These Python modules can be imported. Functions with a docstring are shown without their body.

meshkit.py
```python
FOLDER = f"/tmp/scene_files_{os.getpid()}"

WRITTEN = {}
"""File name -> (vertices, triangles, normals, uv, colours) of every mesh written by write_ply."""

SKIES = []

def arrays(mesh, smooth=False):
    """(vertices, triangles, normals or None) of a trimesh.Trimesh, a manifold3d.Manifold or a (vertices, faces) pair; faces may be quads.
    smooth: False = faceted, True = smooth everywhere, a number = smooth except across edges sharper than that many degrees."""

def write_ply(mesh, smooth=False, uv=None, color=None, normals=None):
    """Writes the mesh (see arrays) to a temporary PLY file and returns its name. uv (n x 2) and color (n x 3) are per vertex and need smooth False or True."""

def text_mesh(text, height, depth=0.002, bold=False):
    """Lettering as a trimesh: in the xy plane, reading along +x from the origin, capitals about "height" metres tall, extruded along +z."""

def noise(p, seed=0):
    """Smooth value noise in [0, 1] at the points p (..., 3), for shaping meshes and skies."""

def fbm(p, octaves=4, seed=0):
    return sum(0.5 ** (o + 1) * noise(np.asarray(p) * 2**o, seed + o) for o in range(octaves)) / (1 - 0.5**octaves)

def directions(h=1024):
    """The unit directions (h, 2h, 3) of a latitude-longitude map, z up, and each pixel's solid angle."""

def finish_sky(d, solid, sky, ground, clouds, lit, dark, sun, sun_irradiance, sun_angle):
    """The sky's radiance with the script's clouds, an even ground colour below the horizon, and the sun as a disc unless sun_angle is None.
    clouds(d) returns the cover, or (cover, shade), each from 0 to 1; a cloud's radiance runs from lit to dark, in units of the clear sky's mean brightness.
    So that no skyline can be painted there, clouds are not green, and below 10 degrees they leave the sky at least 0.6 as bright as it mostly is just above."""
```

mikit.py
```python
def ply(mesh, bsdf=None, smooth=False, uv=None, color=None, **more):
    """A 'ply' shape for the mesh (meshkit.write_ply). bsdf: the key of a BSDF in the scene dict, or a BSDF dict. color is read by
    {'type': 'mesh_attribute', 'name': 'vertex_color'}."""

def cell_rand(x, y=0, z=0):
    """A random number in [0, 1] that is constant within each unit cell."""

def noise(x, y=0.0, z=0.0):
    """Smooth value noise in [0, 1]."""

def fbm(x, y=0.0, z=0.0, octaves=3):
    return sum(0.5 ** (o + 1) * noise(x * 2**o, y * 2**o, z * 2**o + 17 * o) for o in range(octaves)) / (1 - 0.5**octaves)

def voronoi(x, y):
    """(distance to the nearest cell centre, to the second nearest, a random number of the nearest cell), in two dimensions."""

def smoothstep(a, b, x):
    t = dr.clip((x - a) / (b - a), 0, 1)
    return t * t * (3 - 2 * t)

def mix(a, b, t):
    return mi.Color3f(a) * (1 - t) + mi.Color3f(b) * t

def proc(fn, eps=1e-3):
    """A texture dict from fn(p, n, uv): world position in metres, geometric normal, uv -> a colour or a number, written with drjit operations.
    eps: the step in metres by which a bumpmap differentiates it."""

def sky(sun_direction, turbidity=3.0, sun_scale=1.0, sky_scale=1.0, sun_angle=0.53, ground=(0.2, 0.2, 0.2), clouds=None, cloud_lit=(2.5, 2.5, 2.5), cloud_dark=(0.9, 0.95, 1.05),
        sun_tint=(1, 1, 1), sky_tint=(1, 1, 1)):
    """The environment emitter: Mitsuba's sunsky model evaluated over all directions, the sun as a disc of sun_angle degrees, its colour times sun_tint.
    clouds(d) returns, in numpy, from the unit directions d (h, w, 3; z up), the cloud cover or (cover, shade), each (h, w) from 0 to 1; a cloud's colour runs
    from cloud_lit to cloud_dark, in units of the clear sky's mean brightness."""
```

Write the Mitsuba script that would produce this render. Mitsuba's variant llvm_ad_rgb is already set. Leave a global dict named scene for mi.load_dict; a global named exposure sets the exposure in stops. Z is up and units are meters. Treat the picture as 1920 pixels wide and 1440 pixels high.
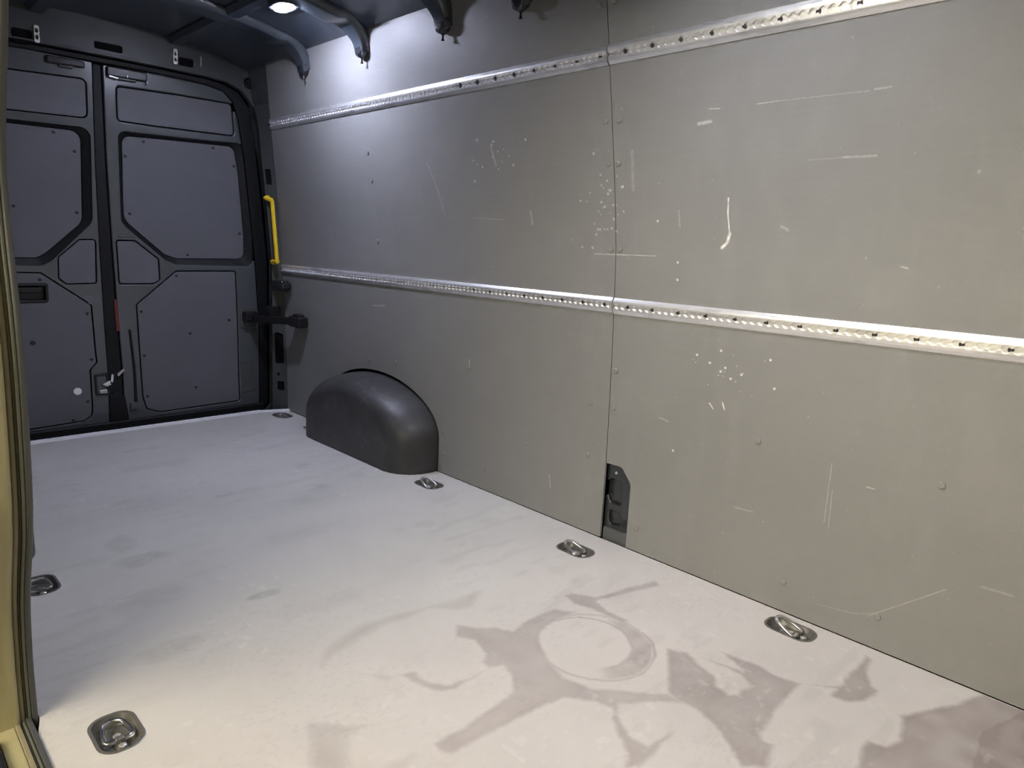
import math, numpy as np, trimesh, manifold3d as m3, shapely.geometry as sg, shapely.ops
import drjit as dr, mitsuba as mi, mikit, meshkit
from mikit import proc, noise, fbm, smoothstep, mix

T = mi.ScalarTransform4f
scene, labels = {'type': 'scene'}, {}

# ------------------------------------------------------------------ camera, light, exposure
CAM = np.array([0.0, 1.08675, 1.05])
FWD = np.array([0.69729, -0.69036, -0.19282]); UP = np.array([0.16668, -0.10547, 0.98035])
scene['camera'] = {'type': 'perspective', 'fov': 72.68, 'fov_axis': 'x', 'near_clip': 0.02, 'far_clip': 60.0,
                   'to_world': T().look_at(origin=CAM.tolist(), target=(CAM + FWD).tolist(), up=UP.tolist())}
exposure = 3.56
NIGHT = [0.036, 0.032, 0.013]            # dim overcast night outside the van
LAMP = [53, 55.5, 72]                     # cool LED lamp in the roof
FRONT_LAMP = [134, 134, 146]              # second lamp in the roof, out of the picture
FLOOD = [1.32, 1.17, .90]                     # warm work light outside the side door
scene['night_sky'] = {'type': 'constant', 'radiance': {'type': 'rgb', 'value': NIGHT}}

# ------------------------------------------------------------------ helpers
PROF = np.array([(-.12, -.884), (0, -.884), (.285, -.888), (.507, -.884), (.739, -.877), (1.035, -.862), (1.176, -.844), (1.345, -.815),
                 (1.507, -.785), (1.661, -.755), (1.81, -.728), (2.05, -.685)])
def yw(z): return np.interp(z, PROF[:, 0], PROF[:, 1])
def dyw(z): return (yw(np.asarray(z) + .04) - yw(np.asarray(z) - .04)) / .08

def numbered(name):
    if not any(k == name or k.startswith(name + '__') for k in scene): return name
    i = 1
    while any(k == f'{name}_{i:03d}' or k.startswith(f'{name}_{i:03d}__') for k in scene): i += 1
    return f'{name}_{i:03d}'

def add(key, mesh, mat, smooth=30, num=True, **more):
    if num: key = numbered(key)
    scene[key] = mikit.ply(mesh, mat, smooth=smooth, **more)
    return key

def lab(key, text=None, cat=None, group=None, kind=None):
    d = labels.setdefault(key, {})
    if text: d['label'] = text
    if cat: d['category'] = cat
    if group: d['group'] = group
    if kind: d['kind'] = kind

def struct(key, text=None):
    lab(key, text, kind='structure')

def fixed(v, f):
    m = trimesh.Trimesh(np.asarray(v), np.asarray(f), process=False)
    m.merge_vertices()
    if m.volume < 0: m.invert()
    return m

def cat(*ms): return trimesh.util.concatenate([m for m in ms])

def rnd(pts, r=.02):
    p = sg.Polygon(pts).buffer(0)
    p = p.buffer(-r, quad_segs=8).buffer(2 * r, quad_segs=8).buffer(-r, quad_segs=8)
    return p.simplify(.0004)

def rrect(cx, cy, w, h, r): return sg.box(cx - w/2 + r, cy - h/2 + r, cx + w/2 - r, cy + h/2 - r).buffer(r, quad_segs=6)

def polys(p):
    return [p] if p.geom_type == 'Polygon' else [g for g in p.geoms if g.geom_type == 'Polygon']

def slab(poly, h0, h1, fn=None, refine=None):
    """Extruded shapely polygon between h0 and h1; fn maps (a, b, h) arrays to (n, 3)."""
    rings = []
    for g in polys(poly):
        g = sg.polygon.orient(g)
        rings.append(np.asarray(g.exterior.coords)[:-1])
        rings += [np.asarray(r.coords)[:-1] for r in g.interiors]
    man = m3.Manifold.extrude(m3.CrossSection(rings, m3.FillRule.EvenOdd), h1 - h0).translate((0, 0, h0))
    if refine: man = man.refine_to_length(refine)
    mm = man.to_mesh(); v = np.asarray(mm.vert_properties[:, :3], float)
    if fn is not None: v = fn(v[:, 0], v[:, 1], v[:, 2])
    return fixed(v, mm.tri_verts)

def inset(r, b):
    a, c = r - np.roll(r, 1, 0), np.roll(r, -1, 0) - r
    na = np.stack([-a[:, 1], a[:, 0]], 1) / np.linalg.norm(a, axis=1, keepdims=True)
    nc = np.stack([-c[:, 1], c[:, 0]], 1) / np.linalg.norm(c, axis=1, keepdims=True)
    n = na + nc
    n /= np.maximum((n * n).sum(1, keepdims=True) / 2, .35)
    return r + n * b

def bevel(poly, h0, h1, b, fn=None, steps=1):
    """Slab whose edge at h1 is bevelled (rounded with steps > 1)."""
    V, F, n = [], [], 0
    for g in polys(poly):
        g0, ok = g, False
        for _ in range(8):                            # corners are rounded first; a bevel that would still fold the outline is made smaller
            q = 1.3 * b
            g = g0.buffer(-q, quad_segs=5).buffer(2 * q, quad_segs=5).buffer(-q, quad_segs=5).simplify(.00025)
            if g.geom_type == 'Polygon' and not g.is_empty and abs(g.area - g0.area) < .2 * g0.area:
                g = sg.polygon.orient(g)
                t_ = [inset(np.asarray(r.coords)[:-1], b) for r in [g.exterior] + list(g.interiors)]
                if sg.Polygon(t_[0], t_[1:]).is_valid: ok = True; break
            b /= 2
        if not ok: g = sg.polygon.orient(g0); b = 1e-6
        tops = []
        for ring in [g.exterior] + list(g.interiors):
            r = np.asarray(ring.coords)[:-1]
            levels = [(0, h0)] + [(b * (1 - math.cos(t)), h1 - b * (1 - math.sin(t))) for t in np.linspace(0, math.pi/2, steps + 1)]
            k = len(r)
            for i, (q, h) in enumerate(levels):
                V.append(np.column_stack([inset(r, q), np.full(k, h)]))
                if i:
                    o, u = n + (i - 1) * k, n + i * k
                    j = np.arange(k); jn = (j + 1) % k
                    F.append(np.column_stack([o + j, o + jn, u + jn])); F.append(np.column_stack([o + j, u + jn, u + j]))
            n += k * len(levels)
            tops.append(inset(r, b))
        for pol, h, flip in ((sg.Polygon(tops[0], tops[1:]), h1, False), (g, h0, True)):
            tv, tf = trimesh.creation.triangulate_polygon(pol, engine='earcut')
            tf = np.asarray(tf)
            a = tv[tf]; area = (a[:, 1, 0]-a[:, 0, 0])*(a[:, 2, 1]-a[:, 0, 1])-(a[:, 1, 1]-a[:, 0, 1])*(a[:, 2, 0]-a[:, 0, 0])
            tf = np.where((area < 0)[:, None], tf[:, ::-1], tf)
            V.append(np.column_stack([tv, np.full(len(tv), h)])); F.append((tf[:, ::-1] if flip else tf) + n); n += len(tv)
    v = np.vstack(V); f = np.vstack(F)
    if fn is not None: v = fn(v[:, 0], v[:, 1], v[:, 2])
    return fixed(v, f)

def D(y, z, h):            # the plane of the rear doors: h is measured out of it into the van
    return np.column_stack([4.20 - .068 * z - h, y, z])
def WR(x, z, h):           # the bowed right side wall: h into the van
    return np.column_stack([x, yw(z) + h, z])
def WL(x, z, h):           # the left side wall
    return np.column_stack([x, -yw(z) - h, z])
def FL(x, y, h): return np.column_stack([x, y, h])

def box(lo, hi, r=.003):
    """Box with rounded edges."""
    lo, hi = np.minimum(lo, hi), np.maximum(lo, hi)
    r = min(r, .45 * (hi - lo).min())
    s = m3.Manifold.sphere(r, 8)
    pts = [s.translate((x, y, z)) for x in (lo[0]+r, hi[0]-r) for y in (lo[1]+r, hi[1]-r) for z in (lo[2]+r, hi[2]-r)]
    mm = m3.Manifold.batch_hull(pts).to_mesh()
    return fixed(mm.vert_properties[:, :3], mm.tri_verts)

def tube(path, r, n=12, closed=False, cap=True):
    p = np.asarray(path, float); k = len(p)
    t = (np.roll(p, -1, 0) - np.roll(p, 1, 0)) if closed else np.gradient(p, axis=0)
    t /= np.linalg.norm(t, axis=1, keepdims=True)
    ref = np.array([0, 0, 1.]) if abs(t[:, 2]).max() < .9 else np.array([.3, 1, 0.])
    if abs(t[:, 2]).max() >= .9 and abs(t[:, 2]).min() < .5: ref = np.array([1., .1, .05])
    a = np.cross(t, ref); a /= np.linalg.norm(a, axis=1, keepdims=True); b = np.cross(t, a)
    ang = np.arange(n) * 2 * np.pi / n
    rr = np.broadcast_to(r, (k,))[:, None, None]
    v = (p[:, None] + rr * (np.cos(ang)[None, :, None] * a[:, None] + np.sin(ang)[None, :, None] * b[:, None])).reshape(-1, 3)
    F = []
    for i in range(k if closed else k - 1):
        o, u = i * n, ((i + 1) % k) * n
        j = np.arange(n); jn = (j + 1) % n
        F += [np.column_stack([o + j, o + jn, u + jn]), np.column_stack([o + j, u + jn, u + j])]
    if not closed and cap:
        v = np.vstack([v, p[:1], p[-1:]]); j = np.arange(n); jn = (j + 1) % n
        F += [np.column_stack([j, np.full(n, len(v)-2), jn]), np.column_stack([(k-1)*n + j, (k-1)*n + jn, np.full(n, len(v)-1)])]
    return fixed(v, np.vstack(F))

def disc(c, nrm, r, h, n=16, dome=.3):
    """A low round head (screw, cap) on a surface: foot centre c, normal nrm."""
    nrm = np.asarray(nrm, float) / np.linalg.norm(nrm)
    prof = [(0, 0), (r, 0), (r, h * (1 - dome)), (r * .8, h * .95), (r * .4, h), (0, h)]
    m = trimesh.creation.revolve(prof, sections=n)
    m.apply_transform(trimesh.geometry.align_vectors([0, 0, 1], nrm)); m.apply_translation(c)
    return m

def arc(c, r, a0, a1, n): return [(c[0] + r * math.cos(t), c[1] + r * math.sin(t)) for t in np.linspace(a0, a1, n)]

# ------------------------------------------------------------------ materials
def rgb(*c): return {'type': 'rgb', 'value': list(c)}
def pr(key, col, rough, metallic=0., spec=.5, clearcoat=0., coat_gloss=.9):
    d = {'type': 'principled', 'base_color': col if isinstance(col, dict) else rgb(*col), 'roughness': rough if isinstance(rough, dict) else float(rough),
         'metallic': metallic, 'specular': spec}
    if clearcoat: d.update(clearcoat=clearcoat, clearcoat_gloss=coat_gloss)
    scene[key] = {'type': 'twosided', 'b': d}
    return key

def seg_d(px, pz, a, b):
    ax, az, bx, bz = a[0], a[1], b[0] - a[0], b[1] - a[1]
    t = dr.clip(((px - ax) * bx + (pz - az) * bz) / (bx * bx + bz * bz), 0, 1)
    return dr.sqrt(dr.square(px - ax - t * bx) + dr.square(pz - az - t * bz)), t

# scratches on the right wall: (x, z) polylines, half width in m, strength
SCR = [([[1.073, 1.217], [1.074, 1.174], [1.066, 1.113]], .0035, 1), ([[1.066, 1.116], [1.072, 1.09], [1.09, 1.074]], .007, 1), ([[1.582, 1.039], [1.325, 1.041]], .0022, .55),
       ([[.843, 1.31], [.753, 1.311]], .0025, .12), ([[.753, 1.312], [.672, 1.311]], .004, .3), ([[.99, 1.463], [.929, 1.464]], .002, .4),
       ([[.929, 1.464], [.699, 1.462]], .0018, .2), ([[.686, 1.464], [.648, 1.465]], .0035, .25), ([[1.137, 1.465], [1.103, 1.463]], .0025, .5),
       ([[.692, .065], [.589, .079], [.535, .102]], .002, .18), ([[.554, .086], [.463, .164], [.38, .236]], .002, .3), ([[.687, .301], [.69, .413]], .002, .25),
       ([[.701, .313], [.7, .493]], .002, .25), ([[.309, .272], [.243, .273]], .004, .2), ([[2.488, 1.389], [2.448, 1.312], [2.4, 1.169]], .006, .14),
       ([[2.21, 1.162], [2.036, 1.154]], .003, .16), ([[1.888, 1.187], [1.882, 1.139]], .006, .3), ([[2.077, 1.426], [2.057, 1.357]], .008, .22),
       ([[1.172, 1.428], [1.132, 1.431]], .007, .4), ([[.908, 1.138], [.888, 1.128]], .006, .3), ([[.602, .449], [.581, .449]], .0025, .5),
       ([[.974, .276], [.914, .279]], .003, .25), ([[1.278, .505], [1.242, .499]], .004, .3), ([[1.414, 1.366], [1.414, 1.251]], .009, .14),
       ([[1.242, 1.183], [1.237, 1.135]], .004, .25), ([[.589, 1.042], [.574, 1.039]], .0035, .4), ([[3.0, .732], [2.896, .741]], .005, .4),
       ([[2.259, .561], [2.259, .539]], .004, .6), ([[1.761, .172], [1.751, .119]], .004, .3), ([[1.094, .59], [1.08, .575]], .0035, .8), ([[1.049, .6], [1.041, .58]], .0035, .9)]
FLECK = [[1.069, .762], [1.104, .719], [1.065, .697], [1.029, .68], [1.05, .711], [1.151, .738], [.995, .698], [.888, .673], [.908, .756], [1.242, 1.024],
         [1.24, .969], [1.32, 1.151], [1.455, 1.261], [1.888, 1.437], [2.06, 1.443], [2.19, 1.303], [1.213, .404]]

_r = np.random.default_rng(5)
CLUSTER = [(float(a), float(b), float(c)) for a, b, c in zip(_r.normal(1.55, .055, 34), _r.normal(1.20, .07, 34), _r.uniform(.003, .007, 34))] + \
          [(float(a), float(b), float(c)) for a, b, c in zip(_r.normal(1.05, .06, 14), _r.normal(.70, .05, 14), _r.uniform(.002, .004, 14))] + \
          [(float(a), float(b), float(c)) for a, b, c in zip(_r.normal(2.07, .06, 12), _r.normal(1.40, .05, 12), _r.uniform(.004, .008, 12))]
def wall_color(p, n, uv):
    x, y, z = p.x, p.y, p.z
    base = mi.Color3f(.205, .205, .200)
    tone = .93 + .14 * fbm(x * 2.3, z * 3.1, y * .5, octaves=3) + .025 * (noise(x * 9, z * 260, 3.) - .5)
    w = mi.Float(0)
    for pts, hw, st in SCR:
        for a, b in zip(pts[:-1], pts[1:]):
            d, t = seg_d(x, z, a, b)
            w = dr.maximum(w, .8 * st * smoothstep(hw * 1.0, hw * .3, d))
    w = w * (.45 + .75 * noise(x * 160, z * 160))
    for a in FLECK:
        w = dr.maximum(w, .75 * smoothstep(.0055, .002, dr.sqrt(dr.square(x - a[0]) + dr.square(z - a[1]))))
    for fx, fz, fr in CLUSTER:
        w = dr.maximum(w, .34 * smoothstep(fr, fr * .4, dr.sqrt(dr.square(x - fx) + dr.square(z - fz))))
    # small random knocks and rubbed patches
    f1, f2, cr = mikit.voronoi(x * 9, z * 9)
    zone = fbm(x * 1.3 + 4, z * 1.7, 2.)
    w = dr.maximum(w, .17 * smoothstep(.06, .02, f1 + .06 * noise(x * 200, z * 70)) * smoothstep(.62, .75, cr + .5 * (zone - .5)))
    f3, f4, c2 = mikit.voronoi(x * 34 + 7, z * 34)
    w = dr.maximum(w, .13 * smoothstep(.10, .03, f3 + .05 * noise(x * 120, z * 90)) * smoothstep(.93, .97, c2 + .5 * (zone - .55)))
    w = dr.maximum(w, .016 * smoothstep(.55, .8, fbm(x * 16, z * 5.5, 1.)) * smoothstep(.35, .65, zone))
    return mix(base * tone, (.72, .71, .68), dr.clip(w, 0, 1))

STAIN = {
 'A': [[1.367, -.085], [1.309, -.122], [1.285, -.159], [1.238, -.182], [1.254, -.252], [1.248, -.361], [1.188, -.407], [1.199, -.333], [1.175, -.249], [1.125, -.189], [1.063, -.152], [1.001, -.135], [.926, -.151], [.873, -.206], [.79, -.274], [.735, -.281], [.799, -.213], [.846, -.153], [.805, -.106], [.759, -.081], [.721, -.086], [.714, -.151], [.707, -.179], [.696, -.079], [.689, -.019], [.713, .009], [.734, -.027], [.785, -.06], [.835, -.102], [.849, -.128], [.893, -.11], [.943, -.069], [.955, -.027], [.965, .078], [.971, .162], [.977, .249], [1.005, .264], [1.032, .258], [1.025, .176], [1.039, .069], [1.046, .011], [1.089, -.033], [1.136, -.048], [1.15, -.013], [1.181, -.015], [1.207, -.052], [1.265, -.068], [1.313, -.041]],
 'A2': [[1.279, .175], [1.267, .137], [1.21, .132], [1.173, .112], [1.154, .054], [1.152, -.022], [1.145, .037], [1.143, .107], [1.156, .138], [1.189, .154]],
 'B': [[.91, -.442], [.854, -.465], [.812, -.445], [.751, -.427], [.727, -.394], [.691, -.387], [.679, -.402], [.671, -.457], [.709, -.488], [.82, -.477], [.714, -.508], [.8, -.543], [.743, -.553], [.699, -.564], [.648, -.558], [.587, -.568], [.585, -.476], [.57, -.315], [.553, -.297], [.532, -.302], [.511, -.221], [.549, -.177], [.581, -.202], [.638, -.247], [.674, -.266], [.721, -.276], [.765, -.269], [.79, -.274]],
 'C': [[.526, -.835], [.508, -.828], [.496, -.749], [.464, -.698], [.442, -.687], [.454, -.616], [.485, -.575], [.521, -.573], [.523, -.615], [.578, -.571], [.524, -.629], [.527, -.7]],
 'D': [[.379, -.626], [.348, -.694], [.303, -.779], [.283, -.836], [.26, -.886], [.0, -.886], [.0, -.5], [.117, -.45], [.371, -.313], [.383, -.366], [.399, -.435], [.397, -.475], [.369, -.488], [.354, -.533], [.362, -.584]],
 'D2': [[.235, -.697], [.22, -.78], [.18, -.886], [.0, -.886], [.0, -.5], [.218, -.487], [.222, -.559]],
 'E': [[1.284, -.446], [1.273, -.479], [1.21, -.516], [1.19, -.628], [1.156, -.752], [1.124, -.738], [1.154, -.621], [1.191, -.502], [1.135, -.478], [1.059, -.482], [1.058, -.452], [1.169, -.447], [1.229, -.428]],
 'F': [[1.47, -.281], [1.405, -.191], [1.424, -.133], [1.484, -.079], [1.48, .001], [1.488, .074], [1.459, .203], [1.451, .248], [1.424, .307], [1.477, .278], [1.505, .228], [1.541, .122], [1.517, -.006], [1.481, -.135], [1.48, -.21]],
 'G': [[1.267, .423], [1.171, .334], [1.164, .382], [1.08, .425], [1.041, .444], [1.107, .518]],
 'G2': [[1.038, .305], [1.02, .298], [1.001, .352], [1.033, .395], [1.048, .372]],
 'H': [[1.37, .263], [1.32, .216], [1.276, .183], [1.269, .217], [1.316, .23]]}
STAIN_W = {'A': .8, 'A2': .7, 'B': 1.0, 'C': 1.05, 'D': 1.2, 'D2': 1.6, 'E': .9, 'F': .55, 'G': .6, 'G2': .4, 'H': .4}
SMUDGE = [(1.86, .25, .05, .012, .45), (2.33, .44, .09, .03, .3), (2.5, .46, .05, .05, .25), (2.75, .0, .05, .012, .25), (2.62, -.36, .03, .02, .3), (2.9, -.42, .04, .02, .2),
          (2.05, .5, .12, .04, .18), (3.3, .1, .16, .03, .18), (3.6, .05, .12, .02, .22), (2.2, -.05, .2, .03, .1), (1.75, .55, .10, .03, .25), (1.7, .1, .16, .03, .14), (2.0, -.45, .05, .02, .2)]

def floor_color(p, n, uv):
    x, y = p.x, p.y
    wob = .012
    wx = x + wob * (fbm(x * 14, y * 14, 3.) - .5) + .004 * (noise(x * 90, y * 90) - .5)
    wy = y + wob * (fbm(x * 14, y * 14, 8.) - .5) + .004 * (noise(x * 90, y * 90, 5.) - .5)
    wet = mi.Float(0)
    for k, pts in STAIN.items():
        d = mi.Float(9.); inside = mi.Int32(0)
        for a, b in zip(pts, pts[1:] + pts[:1]):
            e, t = seg_d(wx, wy, a, b); d = dr.minimum(d, e)
            if abs(a[1] - b[1]) > 1e-9:
                cross = ((a[1] > wy) != (b[1] > wy)) & (wx < (b[0] - a[0]) * (wy - a[1]) / (b[1] - a[1]) + a[0])
                inside = inside + dr.select(cross, 1, 0)
        s = dr.select((inside & 1) == 1, -d, d)
        soft = .03 if k in ('F', 'H', 'G2', 'G') else .016
        body = smoothstep(soft * .35, -soft, s) * (.72 + .28 * smoothstep(-.02, 0., s) + .35 * (noise(x * 22, y * 22, 2.) - .5))
        wet = dr.maximum(wet, STAIN_W[k] * body)
    # ring left by a round container
    r = dr.sqrt(dr.square((wx - 1.045) / 1.02) + dr.square(wy + .305))
    ang = dr.atan2(wy + .305, wx - 1.045)
    ring = smoothstep(.007, .001, dr.abs(r - .158)) * (.45 + .6 * noise(ang * 2 + 9, 1.))
    ri = dr.sqrt(dr.square(wx - 1.07) + dr.square(wy + .295))
    wet = wet * smoothstep(.118, .128, ri)
    wet = dr.maximum(wet, .75 * ring)
    wet = dr.maximum(wet, .7 * smoothstep(.006, 0., dr.abs(ri - .128)) * smoothstep(-.2, .6, dr.sin(ang + 2.9)))
    wet = dr.maximum(wet, .75 * smoothstep(.118, .13, ri) * smoothstep(.16, .145, r) * smoothstep(.1, .5, -dr.cos(ang - .6)) * (.5 + .6 * noise(x * 30, y * 30, 6.)))
    grime = mi.Float(0)
    for cx, cy, ry, rx, st in SMUDGE:
        q = dr.square((x - cx + .03 * (noise(x * 25, y * 25, 2.) - .5)) / rx / 1.6) + dr.square((y - cy) / ry / 1.0)
        grime = dr.maximum(grime, st * smoothstep(1.5, .2, q) * (.5 + .8 * noise(x * 60, y * 40, 4.)))
    fine = fbm(x * 3.2, y * 2.2, 1., octaves=4)
    speck = smoothstep(.62, .85, noise(x * 150, y * 80, 1.)) * smoothstep(.45, .7, fbm(x * 4, y * 4, 6.))
    streak = smoothstep(.62, .8, noise(x * 34, y * 9, 12.)) * smoothstep(.4, .62, fbm(x * 2.2, y * 2.2, 9.))
    front_tone = smoothstep(1.9, .9, x + .35 * (fbm(x * 2.5, y * 2.5, 4.) - .5))           # paler, warmer floor tone towards the front, by the side door
    col = mix((.435, .425, .405), (.475, .447, .425), front_tone)
    col = col * (.90 + .20 * fine) * (1 - .05 * speck - .05 * streak)
    col = col * (1 - .42 * dr.clip(grime, 0, 1))
    col = col * mix((1, 1, 1), (.52, .475, .48), dr.clip(wet * .86, 0, 1))
    white = smoothstep(.80, .86, noise(x * 60 + 3, y * 60, 9.)) * smoothstep(.5, .75, fbm(x * 5, y * 5, 2.))
    return mix(col, (.62, .6, .56), .16 * white)

pr('board_grey', proc(wall_color), .46, spec=.42)
pr('floor_ply', proc(floor_color), .62, spec=.3)
def door_board_color(p, n, uv):
    t = .94 + .12 * fbm(p.y * 4, p.z * 4, 1.) + .05 * (noise(p.y * 7, p.z * 300) - .5)
    return mi.Color3f(.122, .125, .137) * t
pr('door_board', proc(door_board_color), .5, spec=.4)
pr('paint', (.068, .073, .073), .28, spec=.5, clearcoat=.6)
pr('door_paint', (.072, .080, .084), .24, spec=.5, clearcoat=.8)
pr('roof_paint', (.045, .056, .074), .33, spec=.5, clearcoat=.5)
pr('header_paint', (.052, .056, .055), .42, spec=.4)
pr('roof_gloss', (.030, .038, .048), .17, spec=.6, clearcoat=.8)
pr('gloss_black', (.012, .014, .016), .16, spec=.6, clearcoat=1.)
pr('rubber', (.008, .0085, .010), .55, spec=.3)
pr('black_plastic', (.011, .011, .012), .36, spec=.45)
pr('dark_hole', (.006, .006, .007), .8, spec=.1)
pr('screw_dark', (.03, .03, .032), .4, metallic=.3)
def alu_color(p, n, uv):
    return mi.Color3f(.94, .94, .94) * (.92 + .2 * noise(p.x * 14, p.z * 900, 1.) - .22 * smoothstep(.6, .8, fbm(p.x * 9, p.z * 60, 5.)))
pr('aluminium', proc(alu_color), .36, metallic=.85)
pr('chrome', (.82, .82, .84), .14, metallic=1.)
pr('zinc', (.55, .54, .50), .38, metallic=.8)
pr('tray_metal', (.15, .145, .135), .32, metallic=.5)
pr('yellow', (.80, .56, .03), .35, spec=.5)
pr('red_reflector', (.13, .008, .010), .25, spec=.6)
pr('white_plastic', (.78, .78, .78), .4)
pr('bright_trim', (.86, .86, .88), .35, metallic=.1)
def arch_color(p, n, uv):
    d = fbm(p.x * 9, p.y * 9, p.z * 9, octaves=4)
    s = smoothstep(.62, .72, noise(p.x * 60, p.y * 60, p.z * 45)) * smoothstep(.4, .7, d)
    return mix(mix((.028, .028, .030), (.050, .050, .050), d), (.2, .2, .19), .08 * s)
pr('arch_plastic', proc(arch_color), .46, spec=.5)
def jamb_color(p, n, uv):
    return mi.Color3f(.29, .26, .14) * (.85 + .3 * fbm(p.z * 6, p.y * 60, 2.))  # warm outside light on dark body paint, put into the base colour
pr('jamb_warm_tint', proc(jamb_color), .35, spec=.5, clearcoat=.4)
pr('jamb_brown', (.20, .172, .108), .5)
pr('seal_dark', (.052, .053, .053), .42, spec=.5)
pr('groove_olive', (.045, .042, .026), .6)
pr('seal_green', (.088, .094, .074), .40, spec=.5)
def ground_color(p, n, uv):
    return mi.Color3f(.075, .075, .075) * (.7 + .6 * fbm(p.x * 6, p.y * 6, 1., octaves=4))
pr('asphalt', proc(ground_color), .9, spec=.2)

# ------------------------------------------------------------------ floor
FX0, FX1 = -.34, 3.985
arch_hole = sg.Polygon([(2.465, -.95), (2.465, -.84), (2.475, -.80), (2.50, -.745), (2.545, -.705), (2.615, -.683), (3.30, -.683), (3.39, -.71), (3.44, -.76), (3.47, -.83), (3.475, -.95)])
lug = sg.Polygon([(3.40, -.74), (3.545, -.764), (3.555, -.79), (3.44, -.79)])
RINGS = [(3.85, -.795), (2.345, -.742), (1.477, -.730), (.725, -.806), (2.336, .723), (1.502, .743)]
mirror = lambda p: sg.Polygon([(x, -y) for x, y in p.exterior.coords])
floor_poly = sg.Polygon([(FX0, -.882), (3.93, -.882), (FX1, -.74), (FX1, .74), (3.93, .882), (1.70, .882), (1.70, .853), (1.655, .853), (1.60, .866), (FX0, .866)])
floor_poly = floor_poly.difference(arch_hole).difference(mirror(arch_hole)).difference(lug)
TR = lambda x, y, gr=0.: rrect(x, y, .138 + 2 * gr, .088 + 2 * gr, .036 + gr)
for x, y in RINGS: floor_poly = floor_poly.difference(TR(x, y, .0005))
add('floor', slab(floor_poly, -.018, 0, FL), 'floor_ply', smooth=False)
struct('floor', 'grey coated plywood van floor with dried damp stains')
add('floor__subfloor', slab(sg.box(FX0 - .05, -.95, 4.3, .95), -.075, -.055, FL), 'paint', smooth=False)
add('trim_1', cat(slab(sg.Polygon([(FX1 + .001, -.735), (FX1 + .001, .735), (FX1 + .036, .735), (FX1 + .036, -.735)]), -.05, .010, FL),
                  slab(sg.Polygon([(3.93, -.884), (FX1 + .001, -.7355), (FX1 + .022, -.735), (3.955, -.886)]), -.03, .010, FL)), 'bright_trim', smooth=False)
struct('trim_1', 'thin bright aluminium edging strip at the rear edge of the floor')
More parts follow.
